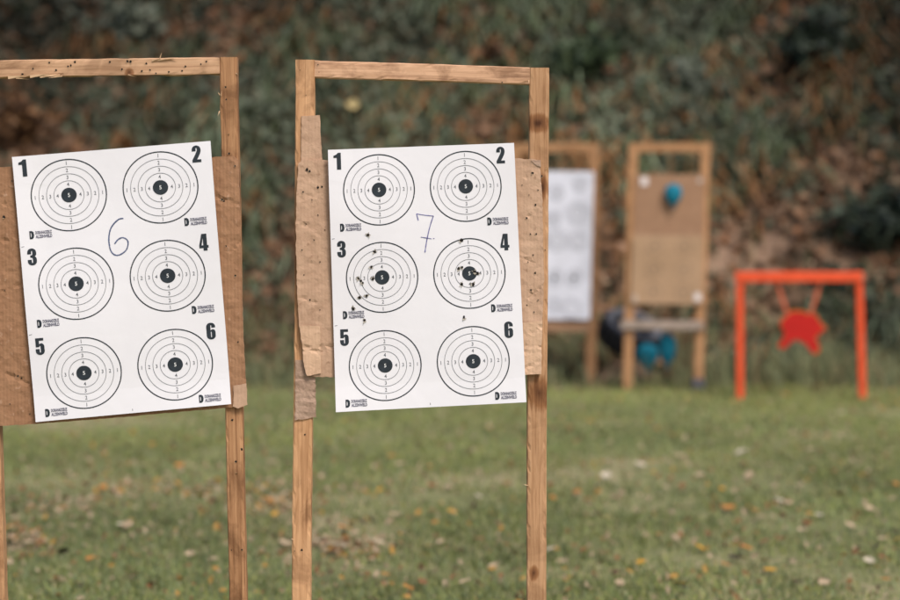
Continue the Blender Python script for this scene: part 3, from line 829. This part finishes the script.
# ------------------------------------------------------------------ middle target stand
YB = 4.65
MS = empty("target_stand", (at(420, 300, YB).x, YB, 0))
tag(MS, "wooden target stand in the middle with pale pitted cardboard and cardboard strips", "target stand")
pB_L = post_px("post", 304.8, 59.5, 301.5, 600, YB, 19, .040, M_wood, MS, 11)
pB_R = post_px("post", 539.6, 67.5, 536.4, 600, YB, 19.6, .040, M_woodk, MS, 12)
rB = beam("top_rail", at(314.6, 68.8, YB + .0015), at(530.0, 75.8, YB + .0015), 17.2 * YB / FPX, .036, M_woodw, MS, 13, .0008)
def crB(x, y):
    d = 0
    for yc in (347.0, 351.5): d += .0030 * math.exp(-((y - yc) / 1.0) ** 2)
    if x < 334 or x > 512:
        d += .0010 * mnoise.noise(Vector((x * .16, y * .16, 3))) + .0004 * mnoise.noise(Vector((x * .6, y * .6, 8)))
        for (px_, py_, sl, w_) in ((310, 196, -.25, 1.0), (306, 225, .4, 1.0), (318, 262, -.2, .9), (308, 300, .3, 1.0), (532, 214, -.6, 1.0), (530, 262, .5, .9), (536, 292, -.8, 1.0), (534, 180, .3, .8), (538, 330, -.6, 1.0), (530, 366, -.5, 1.0)):
            if abs(x - px_) < 12: d += .0028 * math.exp(-((y - py_ - sl * (x - px_)) / w_) ** 2) * math.cos((x - px_) / 12 * 1.57)
    return d
board("board_strip", [(301.3, 116), (320, 115), (320.6, 135), (323, 170), (301, 172)], YB - .0035, .003, M_cardB, MS, 21, .0012, 3, .6, 2.6, crease=crB, edge=M_edge)
board("board_strip", [(295.5, 360), (315, 360), (315.6, 379), (316, 417), (309, 418.5), (295, 420.5)], YB - .0035, .003, M_cardG, MS, 22, .0014, 3, .8, 2.6, crease=lambda x, y: .0022 * mnoise.noise(Vector((x * .05, y * .35, 3))), edge=M_edge)
cB = board("backing_board", [(298.5, 163.5), (302, 160.5), (327, 160), (515, 158), (540, 160), (540.8, 176), (542.5, 198), (543, 230), (544, 280), (542.5, 322), (541, 373.5), (525, 374.5), (400, 377), (330, 377), (316, 377), (306.5, 375.5), (303, 362), (302, 347), (299, 325), (297, 290), (295.8, 230), (296.5, 192)],
           YB - .0095, .005, M_cardB, MS, 23, .0016, 3, .9, 3.2, crease=crB, edge=M_edge)
board("board_patch", [(299.5, 325.5), (320, 326), (320.6, 350), (321, 373.5), (307, 376), (303.6, 364), (302.4, 348)], YB - .0135, .002, M_cardC, MS, 24, .0012, 3, .7, 3.2, crease=crB, edge=M_edge)
board("board_patch", [(522, 323), (542.6, 320.5), (541.6, 347), (541.4, 374), (524, 375)], YB - .0135, .002, M_cardC, MS, 25, .0012, 3, .6, 3.2, crease=crB, edge=M_edge)
board("board_patch", [(531, 160.5), (540.5, 160), (541, 167), (536, 165)], YB - .0115, .0012, M_cardG, MS, 26, .0012, 2, .6, 3, edge=M_edge)
shB = Sheet([(328, 149.8), (514, 142.8), (526.3, 402), (336, 412)], YB - .0215, seed=2.1)
pT = printed_sheet(shB, "target_sheet", "white paper target sheet with bullet holes and a handwritten 7 on the middle stand")
seven = [[(416.6, 213.2), (417.2, 216), (418.3, 220)], [(416.6, 213.4), (424, 214.7), (433.4, 215.6)], [(433.4, 215.6), (431.5, 221), (429.2, 229), (427.2, 238), (425.8, 246), (425, 252)], [(420.8, 236.6), (427, 237.6), (431.5, 238.3)], [(433, 238), (434.6, 238.1)]]
tag(shB.ink("handwritten_number", [(*stroke2(smooth_line([shB.uv(*q) for q in s_], 5), (2.4 if i in (0, 2) else 1.7)), M_pen2, .0001 * i) for i, s_ in enumerate(seven)], pT), "handwritten blue number 7 with a crossbar")
tr = bvh(pT)
for (x, y, r_) in [(368, 235, 3.6), (374.6, 251.6, 3.6), (371.4, 267, 3.2), (358.6, 278.4, 3.4), (361, 281, 3.2), (362.8, 282.8, 3.0), (373, 278.6, 3.6), (359.5, 297.6, 3.6), (366.5, 296, 3.6), (353.2, 308.6, 3.6), (364.4, 320.4, 3.2), (461.2, 240.4, 3.8), (458.6, 268.6, 3.6), (462, 267.4, 3.2), (474.6, 271.6, 3.6), (477.6, 273.2, 3.2), (461.8, 284.4, 3.8), (473.2, 284.2, 4.0), (464, 317.5, 3.6)]:
    hole(pT, tr, x, y, r_ * 1.05e-3, M_tornp, flap=1.2, off=.0012, nflap=4, sx=rnd.uniform(.65, 1.1))
tr = bvh(cB)
for (x, y, r_) in [(307, 169.5, 3.4), (309.5, 171, 2.8), (318, 187.5, 2.6), (322, 186.8, 2.0), (303, 192, 2.2), (312, 200, 1.2), (318, 215, 1.5), (306, 224, 1.6), (314, 240, 1.4), (320, 262, 1.6), (304, 275, 1.3), (310, 300, 1.8), (320, 310, 1.2), (302, 250, 1.4), (325, 230, 1.2), (316, 331, 0.1),
                   (532.5, 173, 2.6), (535.5, 205, 2.4), (526.5, 218, 2.2), (530.5, 234, 1.6), (536.3, 234, 2.2), (533, 255, 1.6), (535, 273, 2.2), (528, 262, 1.4), (531, 290, 2.0), (538, 300, 1.6), (527, 305, 1.4), (534, 312, 1.4), (522, 185, 1.3), (538, 190, 1.4), (529, 195, 1.1)]:
    if r_ > .5: hole(cB, tr, x, y, r_ * 1e-3, M_torn, nflap=3)
tr = bvh(pB_L)
for (x, y, r_) in [(304.8, 434.6, 2.0), (301.8, 550, 2.6), (294.6, 551, 1.2), (300, 70, 1.0), (306, 95, .9)]:
    hole(pB_L, tr, x, y, r_ * 1e-3, M_torn, nflap=2, flap=.5)
tr = bvh(pB_R)
for (x, y, r_) in [(541.5, 176, 2.6), (533, 160, 1.4), (545, 250, 1.2)]:
    hole(pB_R, tr, x, y, r_ * 1e-3, M_torn, nflap=3)
tr = bvh(rB)
for (x, y, r_) in [(318, 64.5, 1.4), (502, 82.4, 1.6), (319, 72, 1.0)]:
    hole(rB, tr, x, y, r_ * 1e-3, M_torn, nflap=2)
for q in [(528, 485.6, -.010, .003, .0010), (545.5, 170, .002, .006, .001), (529, 80, -.003, -.01, .001)]:
    splinter(pB_R, q[0], q[1], YB, *q[2:])
splinter(pB_L, 293.5, 540, YB, -.006, .004, .001)

# ------------------------------------------------------------------ far stand with the tall white sheet
YC = 14.2
FS = empty("target_stand", (at(558, 300, YC).x, YC, 0))
tag(FS, "far blurred wooden stand carrying a tall white sheet, behind the middle stand", "target stand")
post_px("post", 594.5, 144, 591.0, 378, YC, 10.5, .045, M_woodfar, FS, 31)
post_px("post", 515, 144, 511, 378, YC, 10.5, .045, M_woodfar, FS, 32)
beam("top_rail", at(520.4, 148, YC + .002), at(589.2, 148, YC + .002), 9.5 * YC / FPX, .04, M_woodfar, FS, 33)
board("backing_board", [(510, 178), (594, 178), (590.5, 331), (507, 331)], YC - .008, .005, M_cardF, FS, 34, .003, 9, .4, 14, edge=M_edge)
shC = Sheet([(519, 171), (594, 171.5), (590, 319.5), (516, 319)], YC - .022, W=500, H=980, seed=1.2, wav=.006)
fo = shC.mesh("target_sheet", M_paperfar, 14, 24)
tag(fo, "tall white paper sheet with faint rings, blurred on the stand behind the middle stand", "paper target")
for cx in (130, 255, 385):
    for cy in (110, 290, 480, 700, 880):
        jx, jy, jr = cx + rnd.uniform(-25, 25), cy + rnd.uniform(-35, 35), rnd.uniform(.7, 1.35)
        if cy == 700: jx, jy, jr = cx, cy + 5, 1
        parts = [(*ring2(jx, jy, q * jr, 8, 40), M_faint2) for q in (52, 34)]
        b = shC.ink("bullseye", parts, fo, .002)
        shC.ink("centre_dot", [(*disc2(jx, jy, (16 if cy == 700 else 11) * jr, 20), M_dot if cy == 700 else M_faint)], b, .002)

# ------------------------------------------------------------------ far stand with brown board and balloon
YD = 13.85
GS = empty("target_stand", (at(668, 300, YD).x, YD, 0))
tag(GS, "far blurred wooden stand with a bare brown cardboard and a grey lower rail", "target stand")
post_px("post", 633.5, 143, 627.5, 392, YD, 9.5, .045, M_woodfar, GS, 41)
post_px("post", 706.0, 143, 698.5, 390, YD, 9.5, .045, M_woodfar, GS, 42)
beam("top_rail", at(638.5, 147.5, YD + .002), at(701.2, 147.5, YD + .002), 9.5 * YD / FPX, .04, M_woodfar, GS, 43)
M_grey = plain("weathered_grey_wood", (.33, .265, .225), .85, .3, 12)
beam("lower_rail", at(620.5, 324.8, YD - .030), at(703.5, 325.8, YD - .030), 9.0 * YD / FPX, .022, M_grey, GS, 44)
cD = board("backing_board", [(635.5, 174), (704.5, 174.5), (702.5, 306), (632.5, 304)], YD - .008, .005, M_cardF, GS, 45, .003, 9, .5, 12, edge=M_edge)
M_boot = plain("grey_sleeve", (.14, .14, .17), .8)
post_foot = post_px("post_sleeve", 699.2, 379, 698.4, 391, YD - .02, 12, .07, M_boot, GS, 46)
shD = Sheet([(633.0, 234.5), (704.0, 235.5), (702.4, 304.5), (630.4, 303.5)], YD - .020, W=480, H=460, seed=3.3, wav=.004)
so_ = shD.mesh("target_sheet", M_cardE, 14, 14)
tag(so_, "light tan sheet with faint marks on the lower half of the brown cardboard board", "paper target")
M_tanmark = plain("faint_brown_ink", (.24, .17, .12), .8)
for cx in (150, 350):
    for cy in (75, 230, 380):
        b = shD.ink("bullseye", [(*ring2(cx, cy, 50, 4, 36), M_tanmark)], so_, .002)
        shD.ink("centre_dot", [(*disc2(cx, cy, 14, 18), M_tanmark)], b, .002)
M_tape = plain("white_tape", (.72, .66, .66), .6)
M_tape2 = plain("worn_tape", (.50, .42, .37), .6)
def tape(parent, x0, y0, x1, y1, Y, M_tape=M_tape):
    return board("tape_patch", [(x0, y0), (x1, y0 + .4), (x1 - .3, y1), (x0 + .4, y1 - .3)], Y, .0015, M_tape, parent, x0, .001, 3, .5, 4)
tape(GS, 640.5, 177, 648, 185.5, YD - .0125); tape(GS, 697.5, 178, 702.5, 183, YD - .0125, M_tape2)
tape(so_, 694, 293, 701, 301, YD - .0275); tape(so_, 633, 295, 637, 302, YD - .0275, M_tape2)

# balloons
M_blue = plain("blue_rubber", (.010, .17, .26), .8, .1, 20, 0, .2)
def balloon(px, py, Y, wpx, hpx, label, dep=.55):
    c = at(px, py, Y); rw = wpx * Y / FPX / 2; rh = hpx * Y / FPX / 2
    V, F = [], []; ns, nr = 20, 16
    prof = []
    for i in range(nr + 1):
        a = math.pi * i / nr; z = math.cos(a)
        r_ = math.sin(a) * (1 + .16 * z)
        prof.append((r_, z * (1 if z > 0 else 1.0 + .12 * (-z))))
    for (r_, z) in prof:
        for j in range(ns):
            a = 2 * math.pi * j / ns; V.append(c + Vector((r_ * rw * math.cos(a), r_ * rw * dep * math.sin(a), z * rh)))
    for i in range(nr):
        for j in range(ns): F.append((i * ns + j, (i + 1) * ns + j, (i + 1) * ns + (j + 1) % ns, i * ns + (j + 1) % ns))
    root = mk("balloon", V, F, M_blue, None, c, smooth=True); tag(root, label, "balloon", "blue balloons")
    b = c + Vector((0, 0, -rh * 1.10)); V2, F2 = [], []
    for (r_, z) in ((.05, 0), (.10, -.06), (.22, -.2), (.20, -.22), (.05, -.12)):
        for j in range(10): a = 2 * math.pi * j / 10; V2.append(b + Vector((r_ * rw * math.cos(a), r_ * rw * math.sin(a), z * rh)))
    for i in range(4):
        for j in range(10): F2.append((i * 10 + j, (i + 1) * 10 + j, (i + 1) * 10 + (j + 1) % 10, i * 10 + (j + 1) % 10))
    mk("knot", V2, F2, M_blue, root, smooth=True)
    return root
balloon(673.3, 193.8, YD - .045, 17.5, 20, "small blue balloon pinned high on the brown cardboard board")
balloon(647.5, 355.5, YD + .16, 22, 24, "round blue balloon low below the grey rail, in front of the tyre")
balloon(667.5, 348.5, YD + .20, 17, 30, "slim taller blue balloon low between the round one and the right post")

# tyre lying against the foot of the bank
M_rub = plain("tyre_rubber", (.022, .022, .025), .75, .3, 30, .4)
M_side = plain("dusty_sidewall", (.13, .133, .15), .85, .3, 16)
def tyre(px, py, Y):
    c = at(px, py, Y)
    ax = Vector((.10, -.50, .86)).normalized()                  # axis: sidewall up and towards the camera
    ax = Vector((.24, -.42, .86)).normalized()
    s = ax.cross(Vector((0, 1, 0))).normalized(); u = s.cross(ax)
    RO, RI, W_ = .225, .135, .085
    prof_t = [(RO - .030, W_), (RO - .008, W_ * .86), (RO, W_ * .55), (RO + .003, 0), (RO, -W_ * .55), (RO - .008, -W_ * .86), (RO - .030, -W_)]
    prof_s = [(RO - .030, W_), (RO - .055, W_ * 1.05), (RI + .012, W_ * .9), (RI, W_ * .72), (RI + .004, W_ * .6), (RO - .05, W_ * .5), (RO - .03, 0), (RO - .05, -W_ * .5), (RI + .004, -W_ * .6), (RI, -W_ * .72), (RI + .012, -W_ * .9), (RO - .055, -W_ * 1.05), (RO - .030, -W_)]
    root = empty("tyre", c - Vector((0, 0, .2))); tag(root, "black tyre lying tilted at the foot of the bank behind the far stand", "tyre")
    def lathe(prof, tread):
        V, F = [], []; n = 72; k = len(prof)
        for j in range(n):
            a = 2 * math.pi * j / n
            for i, (r_, z) in enumerate(prof):
                q = r_
                if tread and 1 <= i <= 5 and (j % 3 == 0): q -= .006
                V.append(c + (s * math.cos(a) + u * math.sin(a)) * q + ax * z)
        for j in range(n):
            for i in range(k - 1): F.append((j * k + i, j * k + i + 1, ((j + 1) % n) * k + i + 1, ((j + 1) % n) * k + i))
        return V, F
    V, F = lathe(prof_t, True); mk("tread", V, F, M_rub, root)
    V, F = lathe(prof_s, False); mk("sidewall", V, F, M_side, root, smooth=True)
tyre(631, 334, 14.5)

# ------------------------------------------------------------------ orange gong frame
YO = 13.3
M_or = plain("orange_paint", (.74, .080, .020), .5, .14, 9, .1, .45)
M_red = plain("red_paint", (.46, .010, .007), .6, .12, 14)
M_yel = plain("yellow_rim", (.62, .27, .02), .6, .2, 20)
OF = empty("target_hanger", (at(800, 300, YO).x, YO, 0))
tag(OF, "bright orange painted goal-shaped frame standing on the grass at the right", "target frame")
def tubepart(name, pts, r0, r1, mat, parent, k=14):
    V, F = tube(pts, r0, r1, k); return mk(name, V, F, mat, parent, smooth=True)
def leg(xt, yt, xb, yb, Y):
    a = at(xt, yt, Y); b = at(xb, yb, Y); t = (a.z + .06) / (a.z - b.z); b = a.lerp(b, t)
    return beam("leg", b, a, 6.8 * Y / FPX, .04, M_or, OF, xt, .0004)
leg(740.4, 282.5, 740.6, 400, YO); leg(859.6, 282.5, 863, 400, YO)
beam("crossbar", at(736, 276.8, YO - .012), at(863, 276.8, YO - .012), 10.2 * YO / FPX, .064, M_or, OF, 52, .0008)
M_strap = plain("orange_strap", (.55, .12, .06), .6, .15, 30)
ga, gb = at(790.5, 316, YO + .025), at(811.5, 316, YO + .025)
G = [(262, 208), (285, 204), (312, 207), (330, 216), (350, 214), (368, 226), (378, 248), (405, 274), (378, 294), (362, 314), (378, 345), (374, 370), (352, 376), (338, 356), (322, 334), (290, 316), (264, 326), (246, 352), (224, 354), (212, 342), (230, 316), (240, 292), (222, 262), (228, 238), (250, 224)]
gp = [(725 + x / 4, 260 + y / 4) for x, y in G]
gong = board("hanging_target", gp, YO + .020, .010, M_red, None, 60, .0, 2, .25, 5, edge=M_yel)
tag(gong, "red four-lobed steel target hanging in the orange frame", "steel target")
gcx = sum(p_[0] for p_ in gp) / len(gp); gcy = sum(p_[1] for p_ in gp) / len(gp)
board("rim", [((x - gcx) * 1.03 + gcx, (y - gcy) * 1.04 + gcy) for x, y in gp], YO + .024, .004, M_yel, gong, 60, .0, 2, .25, 5)
for (xa, xb) in ((777, 788.5), (821, 810)):
    p0 = at(xa, 281.0, YO + .015); p1 = at(xb, 317, YO + .022)
    beam("strap", p1, p0, 3.3 * YO / FPX, .006, M_strap, gong, xa, .0003)

# ------------------------------------------------------------------ fallen leaves
def leaf_mesh(i, cols):
    r_ = random.Random(100 + i); V, F, C = [], [], []
    ns = 7; curl = r_.uniform(.2, .8); wmax = r_.uniform(.26, .42)
    for s in range(ns + 1):
        t = s / ns; w_ = wmax * math.sin(math.pi * min(1, t * .96 + .03)) ** .8 * (1 + .18 * r_.uniform(-1, 1))
        for e in (-1, -.5, 0, .5, 1):
            V.append(((t - .5), e * w_, .05 + curl * .35 * (e * w_) ** 2 * 6 * .3 + .12 * curl * (t - .5) ** 2 * 2 + .03 * r_.uniform(-1, 1)))
    for s in range(ns):
        for e in range(4): a = s * 5 + e; F.append((a, a + 1, a + 6, a + 5))
    me = bpy.data.meshes.new("fallen_leaf"); me.from_pydata(V, [], F)
    return me
KINDS = {  # key: (colour, label words)
 'p': ((.41, .31, .205), "pale beige fallen leaf lying on the short grass", "pale beige fallen leaves on the lawn"),
 'w': ((.47, .41, .32), "whitish fallen leaf lying on the short grass", "whitish fallen leaves on the lawn"),
 'o': ((.40, .175, .04), "orange fallen leaf lying on the short grass", "orange fallen leaves on the lawn"),
 'y': ((.46, .25, .03), "yellow fallen leaf lying on the short grass", "yellow fallen leaves on the lawn"),
 'b': ((.20, .095, .042), "brown fallen leaf lying on the short grass", "brown fallen leaves on the lawn"),
 'd': ((.045, .032, .024), "dark brown withered leaf lying on the short grass", "dark withered leaves on the lawn"),
}
LM = {}
for ki, (k, v) in enumerate(KINDS.items()):
    m = plain("leaf_" + {'p': 'beige', 'w': 'whitish', 'o': 'orange', 'y': 'yellow', 'b': 'brown', 'd': 'dark'}[k], v[0], .7, .35, 2.2)
    LM[k] = []
    for i in range(4):
        me = leaf_mesh(ki * 4 + i, None); me.materials.append(m); LM[k].append(me)
LV = """49,446,o 68,435,p 89,465,p 103,491,o 25,491,o 70,489,b 148,492,b 86,504,p 50,512,p 47,509,w 117,519,b 128,531,p 123,530,w 146,543,y 149,545,o 136,561,o 90,564,o
34,537,o 10,533,o 15,550,p 28,549,p 12,545,b 21,546,b 8,548,d 43,547,p 57,589,p 78,590,b 82,593,d 133,582,p 263,537,p 265,482,w 272,505,o 280,506,p 288,504,o 266,502,o 285,548,p
330,549,w 322,546,w 340,552,w 335,555,p 377,548,w 380,550,p 440,548,p 435,527,o 511,472,o 478,502,w 448,493,p 432,491,b 507,490,b 553,504,o 577,498,o 551,471,w 551,556,w 452,517,y 385,582,o 423,591,b 408,597,o
493,573,p 568,585,y 566,588,y 325,507,b 360,526,b 343,533,o 338,557,b 348,593,o 724,409,o 841,416,w 855,415,p 866,416,d 602,438,w 712,448,p 741,458,w 755,459,y 764,463,p 681,461,p 811,454,p 818,456,d 835,476,w
860,447,p 875,464,y 722,494,y 755,493,b 730,512,o 725,512,o 755,515,o 779,506,w 788,508,p 762,522,p 782,523,d 807,528,b 819,521,w 802,535,p 870,514,p 872,525,b 896,490,o 896,537,d 883,544,p 877,552,d 884,557,b
857,567,o 862,561,b 885,585,o 745,544,b 746,553,o 700,553,y 764,566,p 770,575,y 824,587,p 820,584,p 798,587,d 605,559,b 641,568,y 735,563,d 742,564,p 578,497,o 637,517,p 606,482,w 628,481,o 753,598,p
675,440,y 690,441,b 590,425,y 640,470,w 770,470,p 700,480,p 660,500,w 800,490,p 170,455,y 190,470,p 200,500,y 160,510,p 220,520,o 175,540,y 215,575,o 190,560,p 180,470,o 120,470,b 60,470,p 30,460,b 205,545,w
260,560,b 275,520,y 400,470,p 380,495,y 420,450,p 470,460,y 360,460,b 350,440,y 395,520,p 500,530,b 515,560,p 465,590,p 480,545,b 360,575,p 590,530,p 660,540,o 690,525,b 620,590,p 680,590,y 840,500,b 850,530,p 780,545,b""".split()
import itertools
lv = []
for q in LV:
    a = q.split(','); lv.append((float(a[0]), float(a[1]), a[2]))
for i in range(70):                                             # more of the same beyond both sides
    lv.append((rnd.choice([rnd.uniform(-120, 0), rnd.uniform(900, 1020), rnd.uniform(0, 900)]), rnd.uniform(425, 600), rnd.choice("ppwooyybbd")))
for (px, py, k) in lv:
    q = on_ground(px, py); sz = rnd.uniform(.034, .062) * (1.15 if k in 'pw' else 1.0)
    o = bpy.data.objects.new("fallen_leaf", rnd.choice(LM[k]))
    M = Matrix.Translation((q.x, q.y, float(height(q.x, q.y)) + .022)) @ Matrix.Rotation(rnd.uniform(0, 6.28), 4, 'Z') @ Matrix.Rotation(rnd.uniform(-.35, .35), 4, 'X') @ Matrix.Rotation(rnd.uniform(-.3, .5), 4, 'Y') @ Matrix.Diagonal((sz, sz, sz, 1))
    place(o, M); tag(o, KINDS[k][1], "fallen leaf", KINDS[k][2])
# a yellow leaf caught in the undergrowth
q = on_bank(355, 106)
o = bpy.data.objects.new("fallen_leaf", LM['y'][0].copy()); o.data.materials[0] = plain("leaf_pale_yellow", (.48, .38, .18), .7, .3, 2.2)
place(o, Matrix.Translation((q.x, q.y - .40, q.z + .0)) @ Matrix.Rotation(1.2, 4, 'X') @ Matrix.Diagonal((.11, .11, .11, 1)))
tag(o, "single yellow leaf hanging in the undergrowth of the bank above the middle stand", "leaf")

# crumbs of leaf and stalk between the blades
n = 6500
yy = 6.3 + 8 * rng.random(n); xx = (rng.random(n) * 2 - 1) * (yy * .235 + 1.2)
for (cx, cy, a_, b_), m_ in zip(WORN[:5], (260, 320, 200, 350, 120)):
    xx = np.append(xx, rng.normal(cx, a_ * .75, m_)); yy = np.append(yy, rng.normal(cy, b_ * .75, m_))
n = len(xx)
P = np.stack([xx, yy, height(xx, yy) + .008 + .022 * rng.random(n)], 1)
lc = mixcol([(.40, .31, .21), (.25, .13, .06), (.10, .06, .035), (.42, .24, .06)], np.tile([.5, .28, .08, .14], (n, 1)))
V, F = leaves(P, .012 + .030 * rng.random(n) ** 2.2, 1.2, .55)
tag(fast("leaf_litter", V, F, M_leaf, np.repeat(lc, 6, 0)), kind="stuff")
